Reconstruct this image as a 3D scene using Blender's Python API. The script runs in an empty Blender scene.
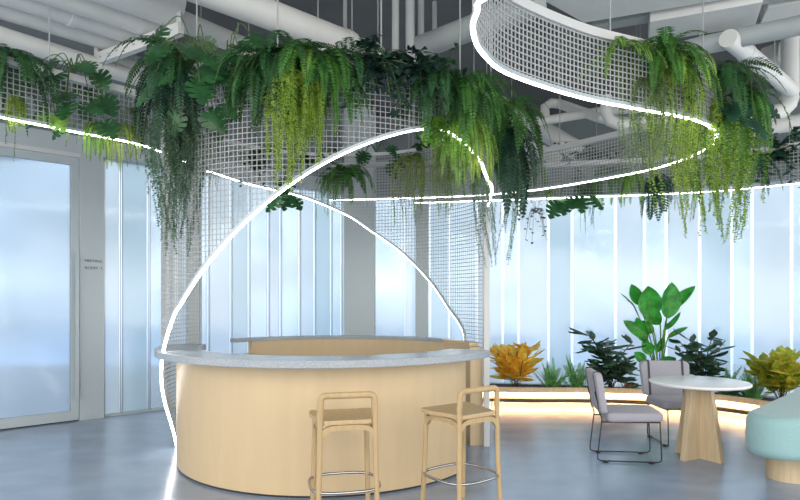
import bpy, bmesh, math, random
from mathutils import Vector, Matrix
PI = math.pi
sc = bpy.context.scene
COL = sc.collection

# ------------------------------------------------------------------ camera
H = 1.52            # eye height
F = 600.0           # focal length in pixels of an 800 x 500 frame
cd = bpy.data.cameras.new('camera'); cam = bpy.data.objects.new('camera', cd); COL.objects.link(cam)
cam.location = (0, 0, H); cam.rotation_euler = (PI/2, 0, 0)
cd.sensor_width = 36; cd.lens = F/800*36; cd.shift_y = 50/800
cd.clip_start = .05; cd.clip_end = 200
sc.camera = cam

# ------------------------------------------------------------------ sky, light, exposure
w = bpy.data.worlds.new('sky'); sc.world = w; w.use_nodes = True
nt = w.node_tree; nt.nodes.clear()
tc = nt.nodes.new('ShaderNodeTexCoord'); sp = nt.nodes.new('ShaderNodeSeparateXYZ')
mr = nt.nodes.new('ShaderNodeMapRange'); mr.inputs['From Min'].default_value = -.5; mr.inputs['From Max'].default_value = .5
rp = nt.nodes.new('ShaderNodeValToRGB'); bg = nt.nodes.new('ShaderNodeBackground'); wo = nt.nodes.new('ShaderNodeOutputWorld')
nt.links.new(tc.outputs['Generated'], sp.inputs[0]); nt.links.new(sp.outputs['Z'], mr.inputs[0])
nt.links.new(mr.outputs[0], rp.inputs[0]); # the daylight side (+y) is the cool sky; the hall behind the viewer is warmer
mw = nt.nodes.new('ShaderNodeMapRange'); mw.inputs['From Min'].default_value = -.3; mw.inputs['From Max'].default_value = .3
nt.links.new(sp.outputs['Y'], mw.inputs[0])
mm = nt.nodes.new('ShaderNodeMix'); mm.data_type = 'RGBA'; mm.blend_type = 'MIX'; mm.inputs['A'].default_value = (.96, .92, .86, 1)
nt.links.new(mw.outputs[0], mm.inputs['Factor']); cn = nt.nodes.new('ShaderNodeTexNoise'); cn.inputs['Scale'].default_value = 5; cn.inputs['Detail'].default_value = 2
cm = nt.nodes.new('ShaderNodeMapping'); cm.inputs['Scale'].default_value = (1, 1, 2.2); nt.links.new(tc.outputs['Generated'], cm.inputs[0]); nt.links.new(cm.outputs[0], cn.inputs[0])
cr = nt.nodes.new('ShaderNodeMapRange'); cr.inputs['From Min'].default_value = .3; cr.inputs['From Max'].default_value = .7; cr.inputs['To Min'].default_value = .70; cr.inputs['To Max'].default_value = 1.25
nt.links.new(cn.outputs[0], cr.inputs[0])
vm = nt.nodes.new('ShaderNodeVectorMath'); vm.operation = 'SCALE'; nt.links.new(rp.outputs[0], vm.inputs[0]); nt.links.new(cr.outputs[0], vm.inputs['Scale'])
nt.links.new(vm.outputs[0], mm.inputs['B'])
nt.links.new(mm.outputs['Result'], bg.inputs[0]); nt.links.new(bg.outputs[0], wo.inputs[0])
stops = [(0.0, (.50, .56, .62)), (.34, (.66, .75, .88)), (.425, (.50, .63, .84)), (.485, (.72, .83, .95)),
         (.53, (.86, .94, 1.0)), (.72, (.84, .92, 1.0)), (1.0, (.80, .89, 1.0))]
el = rp.color_ramp.elements
el[0].position, el[0].color = stops[0][0], (*stops[0][1], 1)
el[1].position, el[1].color = stops[-1][0], (*stops[-1][1], 1)
for p, c in stops[1:-1]:
    e = el.new(p); e.color = (*c, 1)
bg.inputs[1].default_value = 2.7
vs = sc.view_settings
vs.view_transform = 'Standard'; vs.look = 'None'; vs.gamma = 1; vs.use_curve_mapping = False
vs.exposure = 0.2
sc.cycles.max_bounces = 10; sc.cycles.transparent_max_bounces = 12
sc.cycles.sample_clamp_indirect = 6
sc.cycles.use_denoising = True

# ------------------------------------------------------------------ helpers
def P(px, py, Y): return Vector(((px-400)*Y/F, Y, H+(300-py)*Y/F))
def PZ(px, py, z):
    Y = F*(z-H)/(300-py); return Vector(((px-400)*Y/F, Y, z))
def tagp(o, label=None, cat=None, group=None, kind=None):
    if label: o['label'] = label
    if cat: o['category'] = cat
    if group: o['group'] = group
    if kind: o['kind'] = kind
    return o
def thing(name, label, cat, loc=(0, 0, 0), rz=0, group=None):
    o = bpy.data.objects.new(name, None); COL.objects.link(o)
    o.location = loc; o.rotation_euler = (0, 0, rz); o.empty_display_size = .1
    return tagp(o, label, cat, group)
class MB:
    def __init__(s): s.v = []; s.f = []
    def add(s, vs, fs):
        b = len(s.v); s.v += [tuple(p) for p in vs]; s.f += [tuple(i+b for i in f) for f in fs]
    def box(s, c, h, M=None):
        vs = [Vector((c[0]+x*h[0], c[1]+y*h[1], c[2]+z*h[2])) for z in (-1, 1) for y in (-1, 1) for x in (-1, 1)]
        if M is not None: vs = [M @ p for p in vs]
        s.add(vs, [(0, 2, 3, 1), (4, 5, 7, 6), (0, 1, 5, 4), (2, 6, 7, 3), (0, 4, 6, 2), (1, 3, 7, 5)])
    def sweep(s, pts, sec, refs=None, closed=False, cap=True):
        """sweep a section [(a,b)..] along pts; refs: per point 'a' axis (horizontal normal)"""
        n = len(pts); pts = [Vector(p) for p in pts]; m = len(sec); vs = []
        a = None
        for i, p in enumerate(pts):
            if closed: t = pts[(i+1) % n]-pts[i-1]
            else: t = pts[min(i+1, n-1)]-pts[max(i-1, 0)]
            t = t.normalized() if t.length > 1e-9 else Vector((0, 0, 1))
            if refs is not None: a = Vector(refs[i])
            elif a is None: a = t.orthogonal()
            a = (a-t*a.dot(t))
            a = a.normalized() if a.length > 1e-6 else t.orthogonal().normalized()
            b = t.cross(a)
            # mitre so that the section keeps its width at corners
            for (x, y) in sec: vs.append(p+a*x+b*y)
        fs = []
        for i in range(n if closed else n-1):
            j = (i+1) % n
            for k in range(m):
                l = (k+1) % m
                fs.append((i*m+k, i*m+l, j*m+l, j*m+k))
        if cap and not closed:
            fs.append(tuple(range(m-1, -1, -1))); fs.append(tuple((n-1)*m+k for k in range(m)))
        s.add(vs, fs)
    def tube(s, pts, r, sides=10, closed=False, cap=True):
        s.sweep(pts, [(r*math.cos(2*PI*k/sides), r*math.sin(2*PI*k/sides)) for k in range(sides)], None, closed, cap)
    def prism(s, poly, z0, z1):
        n = len(poly)
        s.add([(x, y, z0) for x, y in poly]+[(x, y, z1) for x, y in poly],
              [tuple(range(n-1, -1, -1)), tuple(range(n, 2*n))]+[(i, (i+1) % n, n+(i+1) % n, n+i) for i in range(n)])
    def lathe(s, prof, n=48, c=(0, 0)):
        m = len(prof); vs = []; fs = []
        for i in range(n):
            a = 2*PI*i/n
            for r, z in prof: vs.append((c[0]+r*math.cos(a), c[1]+r*math.sin(a), z))
        for i in range(n):
            j = (i+1) % n
            for k in range(m-1): fs.append((i*m+k, j*m+k, j*m+k+1, i*m+k+1))
        fs.append(tuple(i*m+m-1 for i in range(n))); fs.append(tuple(i*m for i in range(n-1, -1, -1)))
        s.add(vs, fs)
    def arc(s, r0, r1, z0, z1, a0, a1, n=64):
        vs = []; fs = []
        for i in range(n+1):
            a = a0+(a1-a0)*i/n; c, d = math.cos(a), math.sin(a)
            vs += [(r0*c, r0*d, z0), (r1*c, r1*d, z0), (r1*c, r1*d, z1), (r0*c, r0*d, z1)]
        for i in range(n):
            for k in range(4):
                fs.append((4*i+k, 4*i+(k+1) % 4, 4*i+4+(k+1) % 4, 4*i+4+k))
        fs.append((0, 3, 2, 1)); fs.append((4*n, 4*n+1, 4*n+2, 4*n+3))
        s.add(vs, fs)
    def build(s, name, mat, parent=None, smooth=False, bevel=0, origin=None):
        me = bpy.data.meshes.new(name)
        vs = s.v
        if origin is not None: vs = [(x-origin[0], y-origin[1], z-origin[2]) for x, y, z in vs]
        me.from_pydata(vs, [], s.f); me.update()
        me.materials.append(mat)
        if smooth:
            for p in me.polygons: p.use_smooth = True
            if smooth != 'all':
                try: me.set_sharp_from_angle(angle=math.radians(40))
                except Exception: pass
        o = bpy.data.objects.new(name, me); COL.objects.link(o)
        if parent is not None: o.parent = parent
        if origin is not None: o.location = origin
        if bevel:
            m = o.modifiers.new('bevel', 'BEVEL'); m.width = bevel; m.segments = 3; m.limit_method = 'ANGLE'; m.angle_limit = math.radians(40)
        return o
def fixnormals(o):
    bm = bmesh.new(); bm.from_mesh(o.data); bmesh.ops.recalc_face_normals(bm, faces=bm.faces); bm.to_mesh(o.data); bm.free(); return o
def catmull(pts, per=12):
    out = []; n = len(pts); pts = [Vector(p) for p in pts]
    for i in range(n-1):
        p0, p1, p2, p3 = pts[max(i-1, 0)], pts[i], pts[i+1], pts[min(i+2, n-1)]
        for k in range(per):
            t = k/per
            out.append(.5*((2*p1)+(p2-p0)*t+(2*p0-5*p1+4*p2-p3)*t*t+(3*p1-p0-3*p2+p3)*t**3))
    out.append(pts[-1]); return out
def resample(pts, step):
    pts = [Vector(p) for p in pts]; L = [0]
    for a, b in zip(pts, pts[1:]): L.append(L[-1]+(b-a).length)
    n = max(2, int(round(L[-1]/step))); out = []; j = 0
    for i in range(n+1):
        d = L[-1]*i/n
        while j < len(L)-2 and L[j+1] < d: j += 1
        t = (d-L[j])/max(L[j+1]-L[j], 1e-9); out.append(pts[j].lerp(pts[j+1], min(1, t)))
    return out
def round_poly(poly, r, n=8):
    out = []; k = len(poly); r = r if isinstance(r, (list, tuple)) else [r]*k
    for i in range(k):
        p = Vector(poly[i]); a = Vector(poly[i-1])-p; b = Vector(poly[(i+1) % k])-p
        ang = a.angle(b); d = r[i]/math.tan(ang/2)
        a.normalize(); b.normalize()
        c = p+(a+b).normalized()*(r[i]/math.sin(ang/2))
        s, e = p+a*d-c, p+b*d-c
        a0 = math.atan2(s.y, s.x); a1 = math.atan2(e.y, e.x); da = (a1-a0+PI) % (2*PI)-PI
        for q in range(n+1):
            t = a0+da*q/n; out.append((c.x+r[i]*math.cos(t), c.y+r[i]*math.sin(t)))
    return out

# ------------------------------------------------------------------ materials
def mat(name, col, rough=.5, metal=0, noise=0, nscale=8, bump=0, bscale=60, emit=None, es=0, stretch=None, sheen=0, spec=None, roughvar=0, coat=0):
    m = bpy.data.materials.new(name); m.use_nodes = True; n = m.node_tree; b = n.nodes['Principled BSDF']
    b.inputs['Base Color'].default_value = (*col, 1); b.inputs['Roughness'].default_value = rough; b.inputs['Metallic'].default_value = metal
    if spec is not None: b.inputs['Specular IOR Level'].default_value = spec
    if sheen: b.inputs['Sheen Weight'].default_value = sheen
    if coat: b.inputs['Coat Weight'].default_value = coat
    if emit: b.inputs['Emission Color'].default_value = (*emit, 1); b.inputs['Emission Strength'].default_value = es
    if noise or bump or roughvar:
        t = n.nodes.new('ShaderNodeTexCoord'); mp = n.nodes.new('ShaderNodeMapping'); n.links.new(t.outputs['Object'], mp.inputs[0])
        if stretch: mp.inputs['Scale'].default_value = stretch
    if noise or roughvar:
        no = n.nodes.new('ShaderNodeTexNoise'); no.inputs['Scale'].default_value = nscale; no.inputs['Detail'].default_value = 6
        n.links.new(mp.outputs[0], no.inputs[0])
    if noise:
        r = n.nodes.new('ShaderNodeValToRGB'); r.color_ramp.elements[0].position = .3; r.color_ramp.elements[1].position = .7
        r.color_ramp.elements[0].color = (*[c*(1-noise) for c in col], 1); r.color_ramp.elements[1].color = (*[min(1, c*(1+noise)) for c in col], 1)
        n.links.new(no.outputs[0], r.inputs[0]); n.links.new(r.outputs[0], b.inputs['Base Color'])
    if roughvar:
        q = n.nodes.new('ShaderNodeMapRange'); q.inputs['To Min'].default_value = rough-roughvar; q.inputs['To Max'].default_value = rough+roughvar
        q.inputs['From Min'].default_value = .3; q.inputs['From Max'].default_value = .7
        n.links.new(no.outputs[0], q.inputs[0]); n.links.new(q.outputs[0], b.inputs['Roughness'])
    if bump:
        nb = n.nodes.new('ShaderNodeTexNoise'); nb.inputs['Scale'].default_value = bscale; nb.inputs['Detail'].default_value = 3
        n.links.new(mp.outputs[0], nb.inputs[0]); bn = n.nodes.new('ShaderNodeBump'); bn.inputs['Strength'].default_value = bump; bn.inputs['Distance'].default_value = .01
        n.links.new(nb.outputs[0], bn.inputs['Height']); n.links.new(bn.outputs[0], b.inputs['Normal'])
    return m
def frosted(name, tint, rough, share, gloss=.06):
    m = bpy.data.materials.new(name); m.use_nodes = True; n = m.node_tree; n.nodes.clear()
    tr = n.nodes.new('ShaderNodeBsdfTranslucent'); tr.inputs[0].default_value = (*tint, 1)
    rf = n.nodes.new('ShaderNodeBsdfRefraction'); rf.inputs[0].default_value = (*tint, 1); rf.inputs['Roughness'].default_value = rough; rf.inputs['IOR'].default_value = 1.12
    gl = n.nodes.new('ShaderNodeBsdfGlossy'); gl.inputs[0].default_value = (1, 1, 1, 1); gl.inputs['Roughness'].default_value = .12
    a = n.nodes.new('ShaderNodeMixShader'); a.inputs[0].default_value = share
    b = n.nodes.new('ShaderNodeMixShader'); b.inputs[0].default_value = gloss
    o = n.nodes.new('ShaderNodeOutputMaterial')
    n.links.new(tr.outputs[0], a.inputs[1]); n.links.new(rf.outputs[0], a.inputs[2])
    n.links.new(a.outputs[0], b.inputs[1]); n.links.new(gl.outputs[0], b.inputs[2]); n.links.new(b.outputs[0], o.inputs[0])
    return m
def leafmat(name, col, trans=.3, rough=.45, var=.35, nscale=9, col2=None):
    m = bpy.data.materials.new(name); m.use_nodes = True; n = m.node_tree; n.nodes.clear()
    o = n.nodes.new('ShaderNodeOutputMaterial'); b = n.nodes.new('ShaderNodeBsdfPrincipled'); tr = n.nodes.new('ShaderNodeBsdfTranslucent')
    mx = n.nodes.new('ShaderNodeMixShader'); mx.inputs[0].default_value = trans
    t = n.nodes.new('ShaderNodeTexCoord'); no = n.nodes.new('ShaderNodeTexNoise'); no.inputs['Scale'].default_value = nscale; no.inputs['Detail'].default_value = 3
    n.links.new(t.outputs['Object'], no.inputs[0])
    r = n.nodes.new('ShaderNodeValToRGB'); r.color_ramp.elements[0].position = .35; r.color_ramp.elements[1].position = .65
    c2 = col2 or [min(1, c*(1+var)) for c in col]
    r.color_ramp.elements[0].color = (*([c*(1-var) for c in col] if not col2 else col), 1); r.color_ramp.elements[1].color = (*c2, 1)
    n.links.new(no.outputs[0], r.inputs[0]); n.links.new(r.outputs[0], b.inputs['Base Color']); n.links.new(r.outputs[0], tr.inputs[0])
    b.inputs['Roughness'].default_value = rough
    n.links.new(b.outputs[0], mx.inputs[1]); n.links.new(tr.outputs[0], mx.inputs[2]); n.links.new(mx.outputs[0], o.inputs[0])
    return m

M = {}
M['floor'] = mat('polished_concrete', (.255, .33, .45), .22, noise=.16, nscale=1.6, bump=.012, bscale=3.5, roughvar=.05, stretch=(1, 1.6, 1))
M['ceiling'] = mat('ceiling_concrete', (.14, .145, .15), .9, noise=.08, nscale=2)
M['upper'] = mat('plenum_paint', (.20, .24, .26), .85)
M['white'] = mat('white_powder_coat', (.60, .62, .62), .45)
M['wire'] = mat('white_wire', (.40, .42, .42), .45)
M['frame'] = mat('pale_aluminium', (.45, .52, .56), .4, metal=.15)
M['duct'] = mat('painted_duct', (.68, .70, .69), .55, noise=.05, nscale=3)
M['ductgrey'] = mat('grey_painted_steel', (.36, .40, .41), .5, noise=.05, nscale=3)
M['dark'] = mat('dark_plinth', (.02, .02, .025), .5)
M['glass'] = frosted('channel_glass', (.635, .68, .71), .30, .6)
M['glass2'] = frosted('channel_glass_clearer', (.60, .655, .69), .22, .8)
M['glass3'] = frosted('channel_glass_hazier', (.56, .63, .665), .45, .6)
M['whiteglass'] = frosted('lit_tint_glass_edge', (.73, .765, .79), .5, .96)  # brightness of lit flange edges put into a paler tint than the panes
M['doorglass'] = frosted('frosted_door_glass', (.58, .645, .70), .22, .7)
M['led'] = mat('led_white', (1, 1, 1), .5, emit=(1, .98, .94), es=15)
M['warmled'] = mat('led_warm', (1, .8, .5), .5, emit=(1, .55, .24), es=100)
M['wood'] = mat('pale_plywood', (.585, .455, .285), .42, noise=.035, nscale=4, stretch=(2.5, 2.5, .4), spec=.4)
M['stoolwood'] = mat('pale_ash', (.45, .325, .17), .45, noise=.1, nscale=6, stretch=(5, 5, .7))
M['stone'] = mat('grey_terrazzo', (.33, .37, .41), .25, noise=.14, nscale=70)
M['steel'] = mat('brushed_steel', (.42, .42, .43), .25, metal=1)
M['blackmetal'] = mat('black_metal', (.025, .028, .035), .4, metal=.4)
M['greyfabric'] = mat('grey_fabric', (.36, .36, .42), .9, noise=.07, nscale=120, bump=.15, bscale=400, sheen=.2)
M['strap'] = mat('dark_strap', (.05, .05, .065), .7)
M['tabletop'] = mat('white_laminate', (.78, .80, .82), .22)
M['tablewood'] = mat('table_oak', (.58, .46, .30), .5, noise=.1, nscale=6, stretch=(7, 7, .6))
M['teal'] = mat('teal_upholstery', (.28, .47, .49), .75, noise=.05, nscale=90, sheen=.25)
M['soil'] = mat('soil', (.035, .028, .022), .95, noise=.3, nscale=40, bump=.6, bscale=60)
M['ink'] = mat('dark_lettering', (.04, .05, .06), .6)
M['stem'] = leafmat('stem_green', (.06, .12, .03), .1)
M['stemgrey'] = leafmat('stem_brown', (.09, .08, .045), .05)
L = {}
L['dark'] = leafmat('leaf_dark', (.028, .115, .036), .25)
L['deep'] = leafmat('leaf_deep_blue_green', (.018, .075, .045), .2)
L['mid'] = leafmat('leaf_mid', (.075, .23, .045), .32)
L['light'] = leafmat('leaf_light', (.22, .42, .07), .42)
L['lime'] = leafmat('leaf_lime_lit', (.34, .50, .075), .48, col2=(.52, .66, .14))  # strip light on these leaves is put into the lightened lime colour
L['pale'] = leafmat('leaf_pale', (.26, .36, .16), .4)
L['greygreen'] = leafmat('leaf_grey_green', (.15, .26, .17), .35)
L['ivy'] = leafmat('leaf_ivy', (.022, .06, .045), .15, rough=.4)
L['purple'] = leafmat('leaf_purple', (.10, .09, .12), .25)
L['monstera'] = leafmat('leaf_monstera', (.03, .115, .04), .25, rough=.32)
L['banana'] = leafmat('leaf_banana', (.045, .36, .045), .35, rough=.32)
L['croton'] = leafmat('leaf_croton', (.98, .58, .04), .45, nscale=11, col2=(1.0, .88, .22))
L['crotongreen'] = leafmat('leaf_croton_green', (.30, .48, .06), .42, nscale=11, col2=(1.0, .84, .15))
L['cordyline'] = leafmat('leaf_rubber', (.03, .11, .06), .25, rough=.3, nscale=12, col2=(.11, .18, .11))
L['fernfloor'] = leafmat('leaf_fresh', (.22, .52, .16), .4)
L['bromeliad'] = leafmat('leaf_bromeliad', (.35, .13, .09), .3, col2=(.30, .30, .10))

# ------------------------------------------------------------------ room shell
mb = MB(); mb.box((0, 5, -.1), (10, 9, .1)); tagp(mb.build('floor', M['floor']), kind='structure')
mb = MB(); mb.box((0, 7.2, 4.9), (10, 6.8, .1)); tagp(mb.build('ceiling', M['ceiling']), kind='structure')

W0 = Vector((-4.68, 7.0)); U = Vector((.732, .681)).normalized(); N = Vector((U.y, -U.x))   # N points into the room
def wt(px):
    k = (px-400)/F; return (-W0.x+k*W0.y)/(U.x-U.y*k)
def WP(t, off=0): return W0+U*t+N*off
ZH = 3.36
def wall_box(mb, t0, t1, z0, z1, o0, o1, A=None, B=None):
    """box between path params on the left wall; o = offset into the room"""
    a, b = WP(t0), WP(t1)
    poly = [a+N*o0, b+N*o0, b+N*o1, a+N*o1]
    mb.prism([(p.x, p.y) for p in poly], z0, z1)
tE = 5.15
# upper wall and header over the left glazing
mb = MB(); wall_box(mb, -3.5, tE, ZH+.22, 4.8, -.16, 0); tagp(fixnormals(mb.build('wall_left', M['upper'])), kind='structure')
mb = MB(); wall_box(mb, -3.5, tE, ZH, ZH+.22, -.16, .05); tagp(fixnormals(mb.build('trim_1', M['frame'])), kind='structure')
# door in the left wall
tL, tR = -.36, wt(78)
dr = bpy.data.objects.new('door_1', None); COL.objects.link(dr); dr.location = (*WP((tL+tR)/2), 0); tagp(dr, kind='structure')
dorg = Vector(dr.location)
def dpart(mb, name, m, **k):
    mb.v = [(x-dorg.x, y-dorg.y, z-dorg.z) for x, y, z in mb.v]; return fixnormals(mb.build(name, m, dr, **k))
mb = MB()
wall_box(mb, tL, tL+.09, .015, ZH-.06, -.03, .03); wall_box(mb, tR-.09, tR, .015, ZH-.06, -.03, .03)
wall_box(mb, tL+.09, tR-.09, .015, .13, -.03, .03); wall_box(mb, tL+.09, tR-.09, ZH-.15, ZH-.06, -.03, .03)
dpart(mb, 'door_frame', M['frame'])
mb = MB(); wall_box(mb, tL+.09, tR-.09, .13, ZH-.15, -.006, .006); dpart(mb, 'glass_pane', M['doorglass'])
mb = MB(); hx = tR-.035
wall_box(mb, hx-.02, hx+.02, .28, 2.12, .075, .105)
for z in (.45, 1.2, 1.95): wall_box(mb, hx-.012, hx+.012, z-.02, z+.02, .03, .076)
dpart(mb, 'pull_handle', M['frame'])
# fixed leaf left of the door, out of frame for the most part
mb = MB(); wall_box(mb, -3.5, tL-.08, 0, ZH, -.06, -.02); tagp(fixnormals(mb.build('window_1', M['doorglass'])), kind='structure')
mb = MB(); wall_box(mb, tL-.08, tL-.01, 0, ZH, -.08, .05); wall_box(mb, tL-.01, tR+.01, ZH-.05, ZH, -.08, .05)
tagp(fixnormals(mb.build('trim_2', M['white'])), kind='structure')
# painted post beside the door
tP = wt(103)
mb = MB(); wall_box(mb, tR+.01, tP, 0, ZH, -.1, .05); tagp(fixnormals(mb.build('trim_7', M['frame'], bevel=.004)), kind='structure')

# lettering on the post
def text(body, size, loc, rz, name, parent=None):
    cu = bpy.data.curves.new(name, 'FONT'); cu.body = body; cu.size = size; cu.extrude = .001
    o = bpy.data.objects.new(name+'_curve', cu); COL.objects.link(o); bpy.context.view_layer.update()
    me = bpy.data.meshes.new_from_object(o.evaluated_get(bpy.context.evaluated_depsgraph_get()))
    bpy.data.objects.remove(o); me.materials.clear(); me.materials.append(M['ink'])
    q = bpy.data.objects.new(name, me); COL.objects.link(q); q.location = loc; q.rotation_euler = (PI/2, 0, rz)
    if parent: q.parent = parent
    return q
p = WP(wt(83.5), .0515)
sg = thing('door_sign', 'small dark lettering reading MEETING ROOM 1 on pale post beside glass door', 'sign', (p.x, p.y, 1.98), math.atan2(U.y, U.x))
text('MEETING', .05, (0, 0, .02), 0, 'lettering', sg); text('ROOM', .05, (0, 0, -.07), 0, 'lettering', sg); text('1', .05, (.185, 0, -.07), 0, 'lettering', sg)

# channel glass: one window per U-shaped plank
win = [1]
def channel(a, b, inward, z0=.03, z1=ZH, flange=.038, th=.012, m=None):
    win[0] += 1
    a, b = Vector(a), Vector(b); u = (b-a).normalized(); n = Vector(inward).normalized(); g = .004
    a = a+u*g; b = b-u*g
    mb = MB(); mb.prism([(p.x, p.y) for p in (a+u*.0175, b-u*.0175, b-u*.0175+n*th, a+u*.0175+n*th)], z0, z1)
    o = tagp(fixnormals(mb.build('window_%d' % win[0], m or M[('glass', 'glass2', 'glass', 'glass3', 'glass2')[win[0] % 5]])), kind='structure')
    for q, sg in ((a, 1), (b, -1)):
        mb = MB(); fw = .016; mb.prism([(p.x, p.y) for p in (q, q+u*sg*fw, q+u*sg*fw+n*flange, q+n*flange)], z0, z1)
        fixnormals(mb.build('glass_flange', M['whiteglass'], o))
    return o
t = tP+.01; k = 0
ws = [.22, .36, .30, .34]
while t < tE-.1:
    w_ = ws[k % 4]; e = min(t+w_, tE); channel(WP(t, -.05), WP(e, -.05), N); t = e; k += 1
mb = MB(); wall_box(mb, tP, tE, 0, .03, -.09, .0); tagp(fixnormals(mb.build('trim_8', M['frame'])), kind='structure')
mb = MB(); wall_box(mb, tL, tR, 0, .014, -.05, .0); tagp(fixnormals(mb.build('trim_9', M['blackmetal'])), kind='structure')
# grey post behind the screen on the left wall
mb = MB(); wall_box(mb, wt(185), wt(198), 0, ZH, .02, .12); tagp(fixnormals(mb.build('trim_3', M['frame'])), kind='structure')
# back wall line, gently curved
back = resample(catmull([(-.9, 10.55), (.4, 10.85), (1.8, 10.8), (3.4, 10.45), (5.0, 9.8), (6.6, 8.7), (7.8, 7.4)], 16), .1)
def bpt(s):
    i = max(0, min(len(back)-2, int(s/.1))); return back[i].lerp(back[i+1], min(1, s/.1-i))
def bn(s):
    i = max(0, min(len(back)-2, int(s/.1))); d = (back[i+1]-back[i]).normalized(); return Vector((d.y, -d.x))
blen = (len(back)-1)*.1
s = .3; k = 0
wsb = [.72, .46, .34, .50, .46, .28, .52, .40]
while s < blen-.3:
    e = min(s+wsb[k % 8], blen); n = bn((s+e)/2)
    channel(bpt(s), bpt(e), n); s = e; k += 1
def back_band(z0, z1, o0, o1):
    mb = MB(); vs = []; fs = []
    for i, p in enumerate(back):
        n = bn(i*.1)
        vs += [(*(p+n*o0), z0), (*(p+n*o1), z0), (*(p+n*o1), z1), (*(p+n*o0), z1)]
    c = len(back)
    for i in range(c-1):
        for k in range(4): fs.append((4*i+k, 4*i+(k+1) % 4, 4*i+4+(k+1) % 4, 4*i+4+k))
    fs += [(0, 3, 2, 1), (4*c-4, 4*c-3, 4*c-2, 4*c-1)]
    mb.add(vs, fs); return mb
tagp(fixnormals(back_band(ZH+.2, 4.8, -.16, .0).build('wall_back', M['upper'])), kind='structure')
tagp(fixnormals(back_band(ZH, ZH+.2, -.16, .06).build('trim_4', M['upper'])), kind='structure')
tagp(fixnormals(back_band(0, .03, -.1, .06).build('trim_5', M['frame'])), kind='structure')
# structural column and slim mullion in the glazing
cx = (360-400)/F*10.35
mb = MB(); mb.box((cx, 10.4, 2.4), (.26, .22, 2.4)); tagp(mb.build('wall_column', M['frame'], bevel=.01), kind='structure')
mb = MB(); mb.box(((422-400)/F*10.55, 10.66, 1.7), (.11, .08, 1.7)); tagp(mb.build('trim_6', M['frame'], bevel=.005), kind='structure')

# ------------------------------------------------------------------ planter along the back glass
rim = resample(catmull([(.2, 9.05), (1.0, 8.95), (2.0, 8.86), (3.0, 8.82), (3.9, 8.55), (4.5, 8.0), (4.78, 7.3), (4.95, 6.4)], 12), .12)
def rn(i):
    a = rim[max(i-1, 0)]; b = rim[min(i+1, len(rim)-1)]; d = (b-a).normalized(); return Vector((d.y, -d.x))    # towards the room
def rim_band(z0, z1, o0, o1):
    mb = MB(); vs = []; fs = []; c = len(rim)
    for i, p in enumerate(rim):
        n = rn(i)
        vs += [(*(p-n*o0), z0), (*(p-n*o1), z0), (*(p-n*o1), z1), (*(p-n*o0), z1)]
    for i in range(c-1):
        for k in range(4): fs.append((4*i+k, 4*i+(k+1) % 4, 4*i+4+(k+1) % 4, 4*i+4+k))
    fs += [(0, 3, 2, 1), (4*c-4, 4*c-3, 4*c-2, 4*c-1)]
    mb.add(vs, fs); return mb
pl = thing('planter_bed', 'long low curved wooden planter bed full of plants along the back glass', 'planter', (2.5, 9.2, 0))
porg = Vector(pl.location)
def rel(mb, org): mb.v = [(x-org.x, y-org.y, z-org.z) for x, y, z in mb.v]; return mb
fixnormals(rel(rim_band(.15, .225, 0, .05), porg).build('wooden_rim', M['tablewood'], pl))
fixnormals(rel(rim_band(0, .20, .14, .20), porg).build('recessed_base', M['white'], pl))
fixnormals(rel(rim_band(.162, .18, .05, .145), porg).build('added_light_baffle', M['white'], pl))  # unseen baffle, added to stop the glow strip shining up into the plants
fixnormals(rel(rim_band(.153, .159, .056, .11), porg).build('glow_strip', M['warmled'], pl))
mb = MB(); c = len(rim); bk = [(6.9, 7.7), (5.0, 9.55), (3.4, 10.2), (1.8, 10.5), (.2, 10.6)]
poly = [tuple(rim[i]-rn(i)*.051) for i in range(c)]+[(6.6, 6.4)]+bk
mb.prism(poly, 0.002, .05); fixnormals(rel(mb, porg).build('soil', M['soil'], pl))

# ------------------------------------------------------------------ round bar
C = Vector((-.69, 6.06)); ZC = 1.075
R_ = math.radians
bar = thing('bar_counter', 'round bar counter of pale wood with thick grey stone worktop', 'counter', (C.x, C.y, 0))
mb = MB(); mb.arc(1.28, 1.66, ZC-.06, ZC, R_(178), R_(334), 96); mb.build('worktop', M['stone'], bar, smooth=True, bevel=.006)
mb = MB(); mb.arc(1.43, 1.47, .02, ZC-.06, R_(176), R_(327), 96); mb.build('front_panel', M['wood'], bar, smooth=True)
mb = MB(); mb.arc(1.44, 1.455, 0, .02, R_(176), R_(327), 96); mb.build('kick_plinth', M['dark'], bar, smooth=True)
mb = MB(); mb.arc(1.415, 1.43, 0, ZC-.06, R_(328), R_(334), 6); mb.build('end_panel', M['wood'], bar)
bb = thing('inner_counter', 'lower curved pale wood back counter with thin grey top inside mesh screen', 'counter', (C.x, C.y, 0))
mb = MB(); mb.arc(1.47, 1.55, 0, ZC-.045, R_(12.8), R_(136), 72); mb.build('curved_panel', M['wood'], bb, smooth=True)
mb = MB(); mb.arc(1.46, 1.565, ZC-.045, ZC, R_(36), R_(145), 72); mb.build('stone_top', M['stone'], bb, smooth=True, bevel=.004)
mb = MB(); mb.arc(1.46, 1.565, ZC-.045, ZC-.01, R_(12.8), R_(35.7), 12); mb.build('wooden_cap', M['tablewood'], bb, smooth=True)
mb = MB(); mb.arc(1.44, 1.572, .0, ZC-.05, R_(8.3), R_(12.3), 3); mb.build('end_post', M['wood'], bb)
mb = MB(); mb.arc(1.28, 1.46, .86, .90, R_(136.3), R_(146), 6); mb.build('inner_shelf', M['wood'], bb)

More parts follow.
